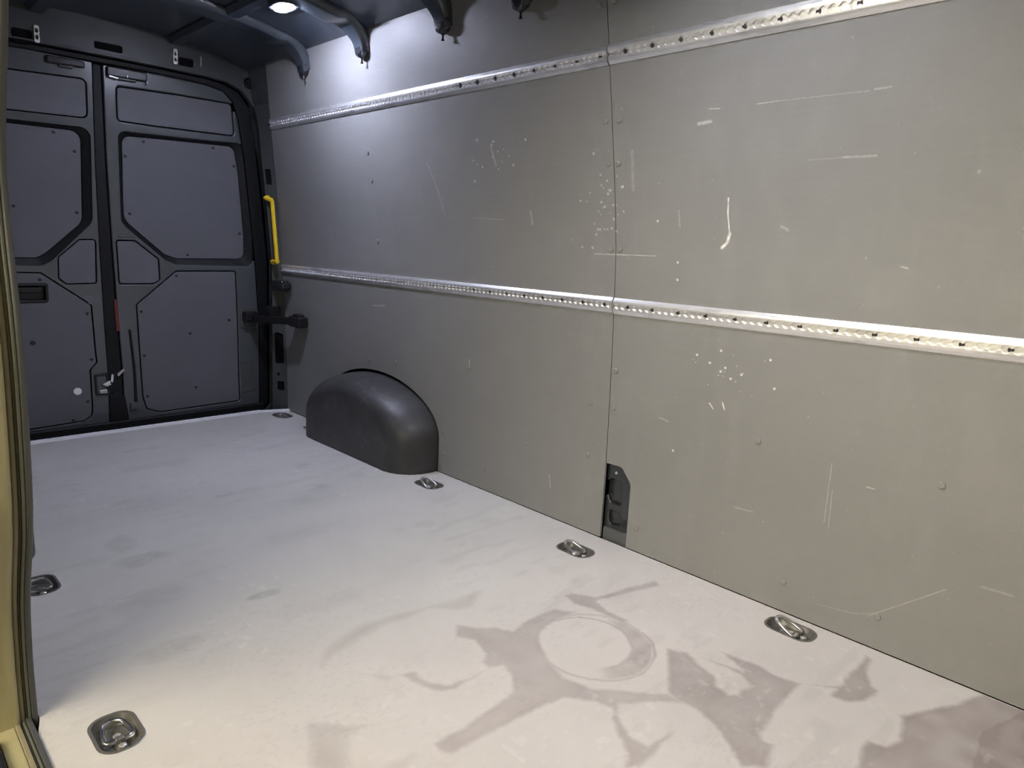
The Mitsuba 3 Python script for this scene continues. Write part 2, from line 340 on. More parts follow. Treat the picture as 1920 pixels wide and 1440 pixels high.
add('floor__rear_sill', box((4.0, -.9, -.10), (4.24, .9, -.05), .01), 'black_plastic')
add('floor__side_step', box((-.1, .972, -.30), (1.62, 1.12, -.20), .01), 'black_plastic')

# ------------------------------------------------------------------ right wall: two lining boards, body pillar in the notch
arch_cut = sg.Polygon([(2.462, -.1), (2.462, .15)] + [(2.97 - .509 * math.cos(t), .15 + .252 * math.sin(t)) for t in np.linspace(.02, math.pi - .02, 40)] + [(3.478, .15), (3.478, -.1)])
ZT = 1.955
rear_board = sg.Polygon([(1.4902, .002), (3.955, .002), (3.972, .55), (3.968, .9), (3.955, 1.1), (3.83, 1.665), (3.765, ZT), (1.4902, ZT)]).difference(arch_cut)
notch = sg.Polygon([(1.50, -.01), (1.50, .290), (1.425, .292), (1.413, .287), (1.376, .243), (1.3725, .232), (1.372, -.01)])
front_board = sg.Polygon([(-.33, .002), (1.4868, .002), (1.4868, ZT), (-.33, ZT)]).difference(notch)
k0 = add('wall_right__panel', slab(rear_board, -.009, 0, WR, refine=.07), 'board_grey', smooth=30)
k1 = add('wall_right__panel', slab(front_board, -.009, 0, WR, refine=.07), 'board_grey', smooth=30)
struct('wall_right', 'scuffed grey plywood lining wall of two boards')
lab(k0, 'rear lining board, from the vertical joint to the rear doors'); lab(k1, 'front lining board, right of the vertical joint')
SCREWS = [(2.922, 1.458), (2.925, 1.333), (2.934, 1.052), (1.514, 1.466), (1.462, 1.466), (1.511, 1.335), (1.469, 1.334), (1.509, 1.056), (1.470, 1.057), (1.467, .637), (1.576, .5),
          (2.262, .525), (2.812, .47), (3.045, .447), (.922, .505), (.428, .503), (.527, .095), (1.333, .089), (.795, .095), (2.436, .197), (2.419, .096), (2.142, .096),
          (1.471, .50), (1.576, .30), (1.52, 1.80), (1.46, 1.80)]
for x, z in SCREWS:
    nrm = np.array([0, 1, -dyw(z)])
    add((k0 if x > 1.4885 else k1) + '__screw', disc((x, yw(z) - .0005, z), nrm, .0095, .0050, 16), 'board_grey')
# outer skin and frame behind the boards
zz = sg.box(-.36, -.1, 4.28, 2.08)
add('wall_right__body_side', slab(zz, -.075, -.06, WR, refine=.2), 'dark_hole', smooth=30)
pocket = [rnd([(1.481, .232), (1.428, .226), (1.421, .14), (1.468, .142), (1.479, .16)], .012), rnd([(1.472, .112), (1.419, .108), (1.416, .062), (1.460, .058), (1.470, .075)], .012)]
pil = sg.Polygon([(1.4935, -.02), (1.4935, .31), (1.36, .31), (1.36, -.02)])
for q in pocket: pil = pil.difference(q)
pil_key = add('wall_right__body_pillar', bevel(pil, -.034, -.018, .006, WR, 3), 'gloss_black', smooth=40)
lab(pil_key, 'glossy black body pillar seen through a notch in the board')
add('wall_right__body_pillar__pocket', slab(sg.box(1.37, .0, 1.49, .3), -.037, -.0335, WR), 'gloss_black', smooth=False)
add('wall_right__body_pillar__bolt', disc((1.452, yw(.258) - .018, .258), (0, 1, 0), .006, .003), 'chrome')
add('wall_right__body_pillar__foot', bevel(sg.box(1.374, -.01, 1.486, .045), -.018, -.008, .004, WR, 2), 'paint')

# rear corner pillar of the body between the board and the door opening
dp = sg.Polygon([(3.90, -.05), (4.205, -.05), (4.185, .3), (4.165, .9), (4.10, 1.55), (4.05, 2.05), (3.70, 2.05), (3.75, 1.60), (3.90, .9)])
add('wall_right__corner_pillar', slab(dp, -.020, -.0105, WR, refine=.06), 'paint', smooth=20)
BE = np.array([(-.03, 3.955), (0, 3.957), (.55, 3.975), (.9, 3.971), (1.1, 3.957), (1.665, 3.832), (1.80, 3.795)])           # rear edge of the board
L2 = np.array([(-.03, -.871), (.056, -.871), (.523, -.866), (.893, -.862), (1.20, -.83), (1.529, -.789), (1.634, -.780), (1.70, -.768), (1.80, -.735)])  # edge of the door opening
def corner(u, z, h=0.):
    """Angled inner face of the rear corner pillar: u = 0 at the board, 1 at the door opening."""
    u, z = np.asarray(u, float), np.asarray(z, float)
    bx, by = np.interp(z, BE[:, 0], BE[:, 1]), yw(z) - .004
    qx = 4.052 - .066 * z; yl, xl = np.interp(z, L2[:, 0], L2[:, 1]), 4.14 - .068 * z
    qy = 1.087 + (yl - 1.087) * qx / xl
    dx, dy = qx - bx, qy - by; ln = np.hypot(dx, dy)
    return np.column_stack([bx + u * dx - h * dy / ln, by + u * dy + h * dx / ln, z])
CW = .12
cp = lambda a, z, h: corner(a / CW, z, h)
slots = [rrect(.61 * CW, 1.385, .058, .085, .010), rnd([(.82 * CW, .485), (.20 * CW, .475), (.20 * CW, .292), (.82 * CW, .285)], .016), rrect(.45 * CW, .150, .058, .060, .012), rrect(.60 * CW, .222, .020, .024, .009), rrect(.55 * CW, 1.09, .03, .16, .010)]
face = sg.box(0, -.02, CW, 1.76)
for q in slots: face = face.difference(q)
add('wall_right__corner_pillar__face', slab(face, -.006, 0, cp, refine=.03), 'header_paint', smooth=25)
for q in slots:
    add('wall_right__corner_pillar__slot', slab(q.buffer(.010), -.016, -.0065, cp, refine=.05), 'dark_hole', smooth=False)
    add('wall_right__corner_pillar__rim', slab(q.buffer(.004).difference(q), -.001, .0022, cp, refine=.05), 'paint', smooth=30)
zs_ = np.linspace(-.02, 1.76, 60); V = np.vstack([corner(np.ones(60), zs_), np.column_stack([4.145 - .068 * zs_, np.interp(zs_, L2[:, 0], L2[:, 1]) + .001, zs_])])
add('wall_right__corner_pillar__return', trimesh.Trimesh(V, [f for i in range(59) for f in ((i, i + 1, i + 61), (i, i + 61, i + 60))], process=False), 'paint', smooth=30)

# ------------------------------------------------------------------ lashing rails
def rail_mesh(x0, x1, w, pitch=.025, phase=0.):
    """Aluminium airline rail along x; cross-section (v across, t out of the wall)."""
    sec = [(-w/2, 0), (w/2, 0), (w/2, .0022), (w/2 - .010, .0085), (.0135, .0098), (-.0135, .0098), (-w/2 + .010, .0085), (-w/2, .0022)]
    L = x1 - x0
    man = m3.Manifold.extrude(m3.CrossSection([sec], m3.FillRule.NonZero), L)        # (v, t, x)
    cs = m3.CrossSection.square((L + .02, .0064)).translate((-.01, -.0032))
    n = int(L / pitch)
    cs = m3.CrossSection.batch_boolean([cs] + [m3.CrossSection.circle(.0102, 20).translate((.012 + phase + pitch * i, 0)) for i in range(n + 1)], m3.OpType.Add)
    cut = m3.Manifold.extrude(cs, .012).translate((0, 0, .0035))                       # (x, v, t)
    cut = cut.transform(np.array([[0, 1, 0, 0], [0, 0, 1, 0], [1, 0, 0, 0]], float))  # to (v, t, x)
    out = (man - cut).to_mesh()
    v = np.asarray(out.vert_properties[:, :3], float)
    return v + [0, 0, x0], out.tri_verts

def rail(x0, x1, z0, w, screws, label):
    d = dyw(z0); tz = np.array([0, d, 1]) / math.hypot(1, d); nz = np.array([0, 1, -d]) / math.hypot(1, d)
    o = np.array([0, yw(z0) + .0008, z0])
    put = lambda v: np.column_stack([v[:, 2], np.zeros(len(v)), np.zeros(len(v))]) + o + v[:, :1] * tz + v[:, 1:2] * nz
    key = numbered('lashing_rail')
    v, f = rail_mesh(x0, x1, w)
    add(key + '__profile', fixed(put(v), f), 'aluminium', smooth=25)
    for x in screws:
        if x0 + .02 < x < min(x1 - .02, 2.25):
            add(key + '__screw', disc(o + [x, 0, 0] + nz * .0035, nz, .0064, .0040, 14), 'screw_dark')
    lab(key, label, 'rail', 'aluminium lashing rails on the wall')
lo = [.332 + .0995 * i for i in range(-6, 37)]
up = [.731 + .0985 * i for i in range(-10, 32)]
rail(1.4915, 3.962, .8665, .054, lo, 'lower aluminium lashing rail from the board joint back to the yellow handle')
rail(-.32, 1.4855, .8645, .056, lo, 'lower aluminium lashing rail in front of the board joint, brightest at the right')
rail(1.4915, 3.832, 1.655, .056, up, 'upper aluminium lashing rail from the board joint back towards the rear doors')
rail(-.32, 1.4855, 1.657, .060, up, 'upper aluminium lashing rail in front of the board joint, leaving the top of the picture')

# ------------------------------------------------------------------ wheel arches
def arch_mesh(side):
    dep = .201; V = []
    n = 64
    ds = [-.02, 0, .03, .07, .11, .14, .165, .182, .193, .199, .201]
    for d in ds:
        s = math.sqrt(max(0, 1 - (max(d, 0) / .2015) ** 2.3))
        a, h = .352 + .146 * s, .300 + .086 * s
        z0 = .15 - .06 * (1 - s); b = h - z0
        u = [(2.97 - a, -.03)] + [(2.97 - a, z0 * q) for q in (.0, .35, .7)] + [(2.97 - a * math.cos(t), z0 + b * math.sin(t)) for t in np.linspace(0, math.pi, n)] + [(2.97 + a, z0 * q) for q in (.7, .35, .0)] + [(2.97 + a, -.03)]
        V.append([(x, side * (.886 - d), z) for x, z in u])
    V = np.array(V); k, m = V.shape[:2]
    F = []
    for i in range(k - 1):
        o, u = i * m, (i + 1) * m; j = np.arange(m - 1)
        F += [np.column_stack([o + j, o + j + 1, u + j + 1]), np.column_stack([o + j, u + j + 1, u + j])]
    v = np.vstack([V.reshape(-1, 3), [[2.97, side * (.886 - ds[-1] - .001), .02]]])
    o = (k - 1) * m; j = np.arange(m - 1)
    F.append(np.column_stack([o + j, o + j + 1, np.full(m - 1, len(v) - 1)]))
    F.append([[o + m - 1, o, len(v) - 1]])
    return trimesh.Trimesh(v, np.vstack(F), process=False)
add('wheel_arch', arch_mesh(-1), 'arch_plastic', smooth=50)
lab('wheel_arch', 'black plastic rounded wheel arch cover standing against the right wall', 'wheel arch cover')
add('wheel_arch', arch_mesh(1), 'arch_plastic', smooth=50)
lab('wheel_arch_001', 'black wheel arch cover at the left wall, almost hidden behind the door pillar', 'wheel arch cover')

# ------------------------------------------------------------------ lashing rings sunk in the floor
def bowl(x, y):
    rings = [(TR(x, y, .003), .0004), (TR(x, y, .0), .0014), (TR(x, y, -.004), .0008), (TR(x, y, -.009), -.014), (TR(x, y, -.017), -.021)]
    V = []
    for p, h in rings:
        c = sg.polygon.orient(p).exterior
        V.append([(q.x, q.y, h) for q in (c.interpolate(t, normalized=True) for t in np.linspace(0, 1, 72, endpoint=False))])
    V = np.array(V); k, m = V.shape[:2]; F = []
    for i in range(k - 1):
        o, u = i * m, (i + 1) * m; j = np.arange(m); jn = (j + 1) % m
        F += [np.column_stack([o + j, o + jn, u + jn]), np.column_stack([o + j, u + jn, u + j])]
    v = np.vstack([V.reshape(-1, 3), [[x, y, -.021]]]); o = (k - 1) * m; j = np.arange(m)
    F.append(np.column_stack([o + j, o + (j + 1) % m, np.full(m, len(v) - 1)]))
    return trimesh.Trimesh(v, np.vstack(F), process=False)

def lashing_ring(x, y, tilt, label):
    key = numbered('lashing_ring')
    add(key + '__tray', bowl(x, y), 'tray_metal', smooth=35)
    xb = x - .022                                                     # hinge bar
    sh = [(0, -.024)] + [(0, v) for v in np.linspace(-.018, .018, 5)] + [(0, .024), (.006, .0275)] + [(.03, .026), (.044, .022)] + arc((.046, 0), .0225, math.pi/2.4, -math.pi/2.4, 9) + [(.044, -.022), (.03, -.026), (.006, -.0275)]
    ca, sa = math.cos(tilt), math.sin(tilt)
    pts = [(xb + a * ca, y + b, -.006 + a * sa) for a, b in sh]
    add(key + '__ring', tube(pts, .0052, 12, closed=True), 'chrome', smooth=60)
    add(key + '__clamp', cat(box((xb - .026, y - .011, -.0215), (xb + .030, y + .011, -.0165), .0015), box((xb - .0075, y - .010, -.0185), (xb + .0075, y + .010, .0006), .003)), 'tray_metal')
    for dx in (-.017, .020):
        b = disc((xb + dx, y, -.0165), (0, 0, 1), .0090, .0095, 6, .15)
        add(key + '__bolt', b, 'zinc', smooth=False)
    lab(key, label, 'lashing ring', 'lashing rings sunk in the floor')
lashing_ring(*RINGS[0], .05, 'sunken floor lashing ring in the far corner beside the rear doors')
lashing_ring(*RINGS[1], .35, 'sunken floor lashing ring just in front of the right wheel arch')
lashing_ring(*RINGS[2], .35, 'sunken floor lashing ring in front of the black pillar notch in the wall')
lashing_ring(*RINGS[3], .40, 'sunken oval floor lashing ring nearest the right wall and rightmost in the picture')
lashing_ring(*RINGS[4], .10, 'floor lashing ring half hidden by the door pillar at the left')
lashing_ring(*RINGS[5], .06, 'shiny D-shaped floor lashing ring in its tray, lowest left in the picture')

# ------------------------------------------------------------------ rear wall frame and doors
line2 = [(-.818, -.054), (-.871, .0), (-.871, .056), (-.866, .523), (-.862, .893), (-.83, 1.20), (-.789, 1.529), (-.780, 1.634), (-.748, 1.773), (-.684, 1.845), (-.592, 1.876), (-.50, 1.884), (-.274, 1.888)]
aper = rnd([(a, b - .0) for a, b in line2] + [(.02 - a + .02, b) for a, b in line2[::-1]], .02)
line1 = [(-.79, -.05), (-.814, .0), (-.814, .063), (-.807, .526), (-.783, .869), (-.770, 1.005), (-.716, 1.491), (-.68, 1.70), (-.65, 1.785), (-.60, 1.83), (-.499, 1.848), (-.275, 1.855)]
frame = sg.Polygon([(-.93, -.08), (.95, -.08), (.95, .9), (.76, 2.07), (-.72, 2.07), (-.93, .9)]).difference(aper)
hdr_slots = [rrect(-.385, 1.928, .072, .038, .008), rrect(.332, 1.907, .08, .04, .012), rrect(-.02, 1.924, .12, .03, .005)]
fr = frame
for q in hdr_slots: fr = fr.difference(q)
add('wall_rear', bevel(fr, .045, .06, .004, D, 2), 'header_paint')
struct('wall_rear', 'dark painted body frame and roof header around the rear doors')
for q in hdr_slots: add('wall_rear__slot', slab(q.buffer(.015), .03, .0445, D), 'dark_hole', smooth=False)
add('wall_rear__flange', slab(aper.buffer(.001).difference(aper.buffer(-.006)), .03, .064, D), 'header_paint')
for (y, z) in ((-.329, 1.942), (.277, 1.916)):
    b = rrect(y, z, .022, .075, .007).difference(rrect(y, z + .014, .012, .018, .005)).difference(rrect(y, z - .014, .012, .018, .005))
    add('wall_rear__bracket', bevel(b, .060, .070, .002, D, 2), 'zinc')
add('wall_rear__bracket', bevel(rrect(-.458, 1.945, .008, .05, .003), .06, .068, .002, D), 'zinc')
add('wall_rear__bolt', disc((4.02 - .004, -.662, 1.955), (-1, .1, 0), .012, .008), 'white_plastic')  # bolt head with its bright glint put into a white colour
outer1 = rnd(line1 + [(.04 - a, b) for a, b in line1[::-1]], .02)
seal = aper.buffer(-.0065).difference(outer1)
add('wall_rear__door_seal', bevel(seal.buffer(-.0005), -.06, .012, .010, D, 3), 'rubber')
add('wall_rear__sill_seal', bevel(sg.box(-.845, -.05, .885, .012), -.03, .016, .012, D, 3), 'rubber')
add('wall_rear__outer_skin', slab(sg.box(-.95, -.12, .97, 2.1), -.13, -.115, D), 'dark_hole', smooth=False)

# outlines on the door plane (y, z), half doors meet at the centre seam
seamL = [(.041, 1.852), (.050, 1.393), (.051, .997), (.047, .579), (.040, .196), (.046, -.05)]
seamR = [(-.005, 1.852), (-.004, 1.40), (-.011, .999), (-.022, .576), (-.034, .278), (-.034, -.05)]
right_out = rnd(line1 + seamR, .004)
left_out = rnd([(.04 - a, b) for a, b in line1] + seamL, .004)
R = {'upper': rnd([(-.064, 1.70), (-.066, 1.762), (-.35, 1.770), (-.647, 1.772), (-.660, 1.612), (-.643, 1.604), (-.265, 1.598), (-.064, 1.598)], .018),
     'window_out': rnd([(-.061, 1.217), (-.064, 1.548), (-.40, 1.555), (-.70, 1.566), (-.724, 1.497), (-.766, 1.046), (-.766, .872), (-.33, .877), (-.275, .90), (-.083, 1.068), (-.061, 1.10)], .035),
     'window_in': rnd([(-.078, 1.218), (-.085, 1.53), (-.334, 1.538), (-.665, 1.546), (-.690, 1.409), (-.722, 1.044), (-.722, .913), (-.335, .909), (-.275, .93), (-.098, 1.088), (-.078, 1.12)], .040),
     'lower': rnd([(-.329, .838), (-.643, .840), (-.664, .84), (-.676, .502), (-.681, .202), (-.686, .040), (-.22, .031), (-.150, .06), (-.132, .132), (-.121, .56), (-.118, .655)], .012),
     'middle': rnd([(-.033, .997), (-.122, .998), (-.236, .905), (-.240, .79), (-.21, .770), (-.038, .770)], .012)}
L = {'upper': rnd([(.40, 1.756), (.070, 1.770), (.073, 1.590), (.40, 1.580), (.70, 1.585), (.69, 1.76)], .025),
     'window_out': rnd([(.80, .872), (.422, .862), (.305, .862), (.262, .89), (.085, 1.075), (.074, 1.10), (.066, 1.40), (.062, 1.545), (.42, 1.538), (.74, 1.555), (.79, 1.05)], .045),
     'window_in': rnd([(.765, .91), (.415, .899), (.325, .90), (.285, .925), (.132, 1.07), (.117, 1.10), (.106, 1.40), (.102, 1.525), (.42, 1.522), (.71, 1.53), (.755, 1.05)], .045),
     'lower': rnd([(.68, .838), (.411, .828), (.315, .826), (.102, .660), (.094, .40), (.090, .352), (.124, .312), (.123, .10), (.128, .06), (.165, .033), (.42, .023), (.70, .03)], .012),
     'middle': rnd([(.236, .904), (.138, .996), (.066, .998), (.072, .774), (.207, .770), (.240, .80)], .012)}

def make_door(key, out, S, screws, label):
    sheet = out
    for q in ('window_out', 'upper', 'lower', 'middle'):
        sheet = sheet.difference(S[q].buffer(.0035 if q != 'window_out' else 0))
    add(key + '__sheet', bevel(sheet, -.030, 0, .006, D, 3), 'door_paint', smooth=40)
    back = out.buffer(-.01)
    add(key + '__backing', slab(back, -.06, -.034, D), 'dark_hole', smooth=False)
    # deep window recess: dark sloping border between the two outlines
    N = 160
    def ringpts(p, h):
        c = sg.polygon.orient(p).exterior; cx, cy = S['window_in'].centroid.coords[0]
        res = []
        for t in np.linspace(0, 2 * math.pi, N, endpoint=False):
            ray = sg.LineString([(cx, cy), (cx + 2 * math.cos(t), cy + 2 * math.sin(t))]).intersection(c)
            g = ray if ray.geom_type == 'Point' else list(ray.geoms)[0]
            res.append((g.x, g.y, h))
        return res
    V = np.vstack([D(*np.array(ringpts(p, h)).T) for p, h in ((S['window_out'].buffer(.002), -.001), (S['window_out'].buffer(-.002), -.010), (S['window_in'].buffer(.004), -.018), (S['window_in'].buffer(.001), -.030))])
    F = []
    for i in range(3):
        o, u = i * N, (i + 1) * N; j = np.arange(N); jn = (j + 1) % N
        F += [np.column_stack([o + j, o + jn, u + jn]), np.column_stack([o + j, u + jn, u + j])]
    add(key + '__window_border', trimesh.Trimesh(V, np.vstack(F), process=False), 'rubber', smooth=40)
    for q, h in (('window_in', -.021), ('upper', -.004), ('lower', -.004), ('middle', -.003)):
        name = {'window_in': 'window_board', 'upper': 'upper_board', 'lower': 'lower_board', 'middle': 'latch_cover'}[q]
        b = S[q] if q == 'window_in' else S[q].buffer(-.002)
        if q == 'lower' and key == 'door_1': b = b.difference(sg.box(.29, .679, .46, .774).buffer(-.012).buffer(.012))
        kk = add(f'{key}__{name}', bevel(b, h - .010, h, .002, D), 'door_board')
        for (y, z) in screws.get(q, []):
            p = D(np.array([y]), np.array([z]), np.array([h]))[0]
            add(kk + '__screw', disc(p, (-1, 0, -.068), .0075, .0032, 12), 'screw_dark')
    struct(key, label)
make_door('door_2', right_out, R, {'window_in': [(-.187, 1.514), (-.097, 1.43), (-.549, 1.526), (-.666, 1.441), (-.107, 1.14), (-.698, 1.062), (-.398, .931)],
                                   'lower': [(-.329, .814), (-.139, .618), (-.397, .482), (-.147, .369), (-.155, .133), (-.424, .156), (-.625, .55)]}, 'right rear door, dark painted with grey lining boards')
make_door('door_1', left_out, L, {'window_in': [(.217, 1.506), (.132, 1.427), (.138, 1.131), (.402, 1.145)],
                                  'lower': [(.321, .794), (.122, .616), (.114, .369), (.143, .139), (.216, .045)]}, 'left rear door, partly hidden by the door pillar, with a recessed handle')
# centre seal, handle pocket, cap, latch parts
add('door_1__centre_seal', bevel(rnd(seamL[:-1] + [(.046, -.045)] + ([(-.030, -.045), (-.031, .278), (-.019, .576), (-.008, .999), (-.001, 1.40), (-.002, 1.852)]), .003), -.045, -.004, .008, D, 3), 'rubber')
hp = sg.box(.29, .679, .46, .774).buffer(-.012).buffer(.012)
add('door_1__handle_pocket', cat(bevel(hp.buffer(-.001).difference(hp.buffer(-.012)), -.034, .004, .003, D, 2), slab(hp.buffer(-.003), -.036, -.030, D)), 'black_plastic')
add('door_1__handle_pocket__grip', bevel(rrect(.375, .742, .13, .030, .008), -.028, -.006, .006, D, 3), 'black_plastic')
c = D(np.array([.188]), np.array([.201]), np.array([-.004]))[0]
lab(add('door_1__cap', disc(c, (-1, 0, -.068), .0195, .004, 24), 'white_plastic'), 'white round plastic cap')
c = D(np.array([.370]), np.array([.476]), np.array([-.004]))[0]
add('door_1__plug', disc(c, (-1, 0, -.068), .011, .005, 18), 'screw_dark')
add('door_1__label_plate', bevel(rnd([(.134, .714), (.067, .713), (.067, .664), (.112, .664)], .003), 0, .0012, .0004, D), 'door_board')
lab(add('door_2__reflector', bevel(rnd([(-.006, .689), (-.019, .688), (-.028, .515), (-.010, .516)], .002), 0.0, .003, .001, D), 'red_reflector'), 'narrow dark red strip on the door edge')
rl = rnd([(-.072, .52), (-.080, .522), (-.097, .30), (-.100, .075), (-.086, .072), (-.086, .30)], .003)
add('door_2__edge_rib', bevel(rl, 0, .010, .004, D, 2), 'rubber')
add('door_2__pressing', bevel(rnd([(-.038, 1.03), (-.118, 1.032), (-.128, 1.018), (-.04, 1.016)], .003), 0, .004, .002, D), 'door_paint')
add('door_2__hinge_strap', bevel(rnd([(-.695, .30), (-.775, .30), (-.79, .10), (-.70, .09)], .01), 0, .006, .004, D, 2), 'paint')
add('door_2__arm_plate', bevel(rnd([(-.69, .625), (-.80, .618), (-.80, .49), (-.69, .50)], .008), 0, .008, .004, D, 2), 'paint')
# lower lock
lock = rnd([(.108, .285), (.040, .29), (.036, .165), (.105, .17)], .006)
add('door_1__lock', bevel(lock.difference(lock.buffer(-.011)), 0, .008, .003, D, 2), 'black_plastic')
add('door_1__lock__latch', cat(bevel(rnd([(.078, .228), (.034, .252), (.028, .222), (.05, .212)], .004), .0, .016, .004, D, 2), bevel(rnd([(.028, .285), (.016, .278), (.022, .235), (.034, .24)], .003), .0, .018, .004, D, 2)), 'chrome')
add('door_1__lock__pad', bevel(rnd([(.088, .195), (.048, .198), (.046, .172), (.082, .170)], .004), .0, .006, .002, D), 'zinc')
add('door_2__striker', bevel(rnd([(-.002, .279), (-.034, .306), (-.042, .298), (-.008, .262)], .003), .0, .010, .003, D, 2), 'zinc')
add('door_1__foot_seal', bevel(rnd([(.043, .16), (.0, .185), (-.040, .14), (-.052, .02), (-.05, -.045), (.046, -.045)], .006), -.02, .012, .008, D, 3), 'rubber')
add('door_2__foot_bracket', bevel(rnd([(-.062, .105), (-.098, .112), (-.10, .07), (-.062, .068)], .005), .0, .012, .004, D, 2), 'paint')
# top locks
for key, y0, y1, zt, zb in (('door_2', -.205, -.020, 1.846, 1.800), ('door_1', .075, .235, 1.846, 1.812)):
    add(key + '__top_lock', cat(bevel(rnd([(y0, zb + .004), (y1, zb), (y1, zt), (y0, zt)], .005), 0, .022, .006, D, 2), bevel(rnd([(y0 + .05, zb - .008), (y1 - .05, zb - .010), (y1 - .05, zb + .01), (y0 + .05, zb + .01)], .004), 0, .014, .004, D, 2)), 'black_plastic')
    if key == 'door_2':
        add('door_2__top_lock__tip', bevel(rnd([(-.068, 1.790), (-.026, 1.796), (-.026, 1.804), (-.068, 1.799)], .002), .005, .028, .003, D), 'chrome')
        add('door_2__top_lock__tip', bevel(rrect(-.205, 1.800, .008, .018, .003), .005, .02, .002, D), 'chrome')
        add('door_2__top_lock__tip', bevel(rrect(-.112, 1.812, .006, .014, .002), .01, .024, .002, D), 'chrome')

# ------------------------------------------------------------------ fittings at the rear right corner
def at(x, z, h): return WR(np.array([x]), np.array([z]), np.array([h]))[0]
gh = numbered('grab_handle')
p0, p1 = np.array([3.918, -.795, 1.256]), np.array([3.908, -.812, .911])
add(gh + '__bar', tube([p0 + (p1 - p0) * t for t in np.linspace(0, 1, 8)], .0115, 14), 'yellow', smooth=60)
for p, z in ((p0, 1.268), (p1, .905)):
    w, w2 = corner([.93], [z], .004)[0], corner([.93], [z], .024)[0]
    add(gh + '__foot', cat(tube([p + [-.004, 0, 0], p * .7 + w2 * .3, w2, w], [.0125, .0125, .012, .014], 12), slab(rrect(.82 * CW, z, .036, .030, .006), .0, .007, cp)), 'yellow')
lab(gh, 'yellow grab handle upright on the pillar right of the rear door', 'grab handle')

dc = numbered('door_catch')
add(dc + '__body', cat(box((3.88, -.872, .738), (4.01, -.822, .800), .008), box((3.84, -.868, .750), (3.91, -.805, .790), .01)), 'gloss_black')
for i, dz in enumerate((.752, .770, .788)):
    add(dc + '__rib', box((3.845, -.8255, dz - .004), (4.00, -.812, dz + .004), .003), 'gloss_black')
lab(dc, 'small glossy black ribbed catch on the pillar below the yellow handle', 'door catch')

da = numbered('door_check_arm')
a0, a1 = np.array([4.165, -.735, .556]), np.array([3.70, -.835, .580])
am = m3.Manifold.batch_hull([m3.Manifold.sphere(.005, 8).translate(tuple(c + np.array([0, dy, dz]))) for c in (a0, a1) for dy in (-.010, .010) for dz in (-.016, .016)]).to_mesh()
add(da + '__arm', fixed(am.vert_properties[:, :3], am.tri_verts), 'black_plastic')
add(da + '__end_housing', cat(box((3.665, -.874, .545), (3.79, -.812, .606), .008), box((3.69, -.865, .600), (3.76, -.825, .620), .006)), 'black_plastic')
add(da + '__hinge', box((4.10, -.775, .545), (4.160, -.70, .600), .008), 'black_plastic')
add(da + '__body_bracket', box((3.98, -.865, .57), (4.05, -.795, .640), .008), 'black_plastic')
lab(da, 'black door check arm reaching from the right rear door to the side wall', 'door check arm')

for (y, z, r, t) in ((-.722, 1.885, .030, 'round black rubber buffer in the upper corner beside the rear door opening'), (-.79, 1.893, .015, 'smaller black rubber buffer nearest the side wall in the upper rear corner')):
    key = numbered('rubber_buffer')
    h = .060 if r > .02 else .055
    c = D(np.array([y]), np.array([z]), np.array([h]))[0]
    if r < .02: c = np.array([4.0, yw(z) + .001, z])
    add(key, trimesh.util.concatenate([disc(c, (-1, .02, -.06) if r > .02 else (-.3, 1, 0), r, .014, 24, .4), disc(c, (-1, .02, -.06) if r > .02 else (-.3, 1, 0), r * .6, .024, 20, .4)]), 'rubber')
    lab(key, t, 'rubber buffer')

# ------------------------------------------------------------------ roof
def zroof(y): return 2.045 - .10 * np.abs(np.asarray(y) / .72) ** 2.6
ys = np.linspace(-.76, .76, 41)
prof = sg.Polygon([(y, zroof(y)) for y in ys] + [(y, zroof(y) + .015) for y in ys[::-1]])
add('ceiling', slab(prof, -.40, 4.06, lambda a, b, h: np.column_stack([h, a, b])), 'roof_paint', smooth=40)
struct('ceiling', 'dark painted van roof with pressed roof bows')
add('ceiling__outer_roof', box((-.45, -.95, 2.10), (4.35, .97, 2.13), .004), 'dark_hole', smooth=False)
for s in (-1, 1):
    add('ceiling__side_rail', box((-.38, s * .735 - .03, 1.957), (4.05, s * .735 + .035, 1.99), .008), 'roof_paint')
for y in (-.335, .275):
    for xa, xb in ((3.385, 4.03), (2.87, 3.315), (2.30, 2.79), (1.88, 2.22), (1.38, 1.80), (.90, 1.30)):
        sec = [(y - .045, zroof(y) + .002), (y - .027, zroof(y) - .030), (y + .027, zroof(y) - .030), (y + .045, zroof(y) + .002)]
        add('ceiling__stringer', bevel(sg.Polygon(sec), xa, xb, .004, lambda a, b, h: np.column_stack([h, a, b])), 'roof_paint')

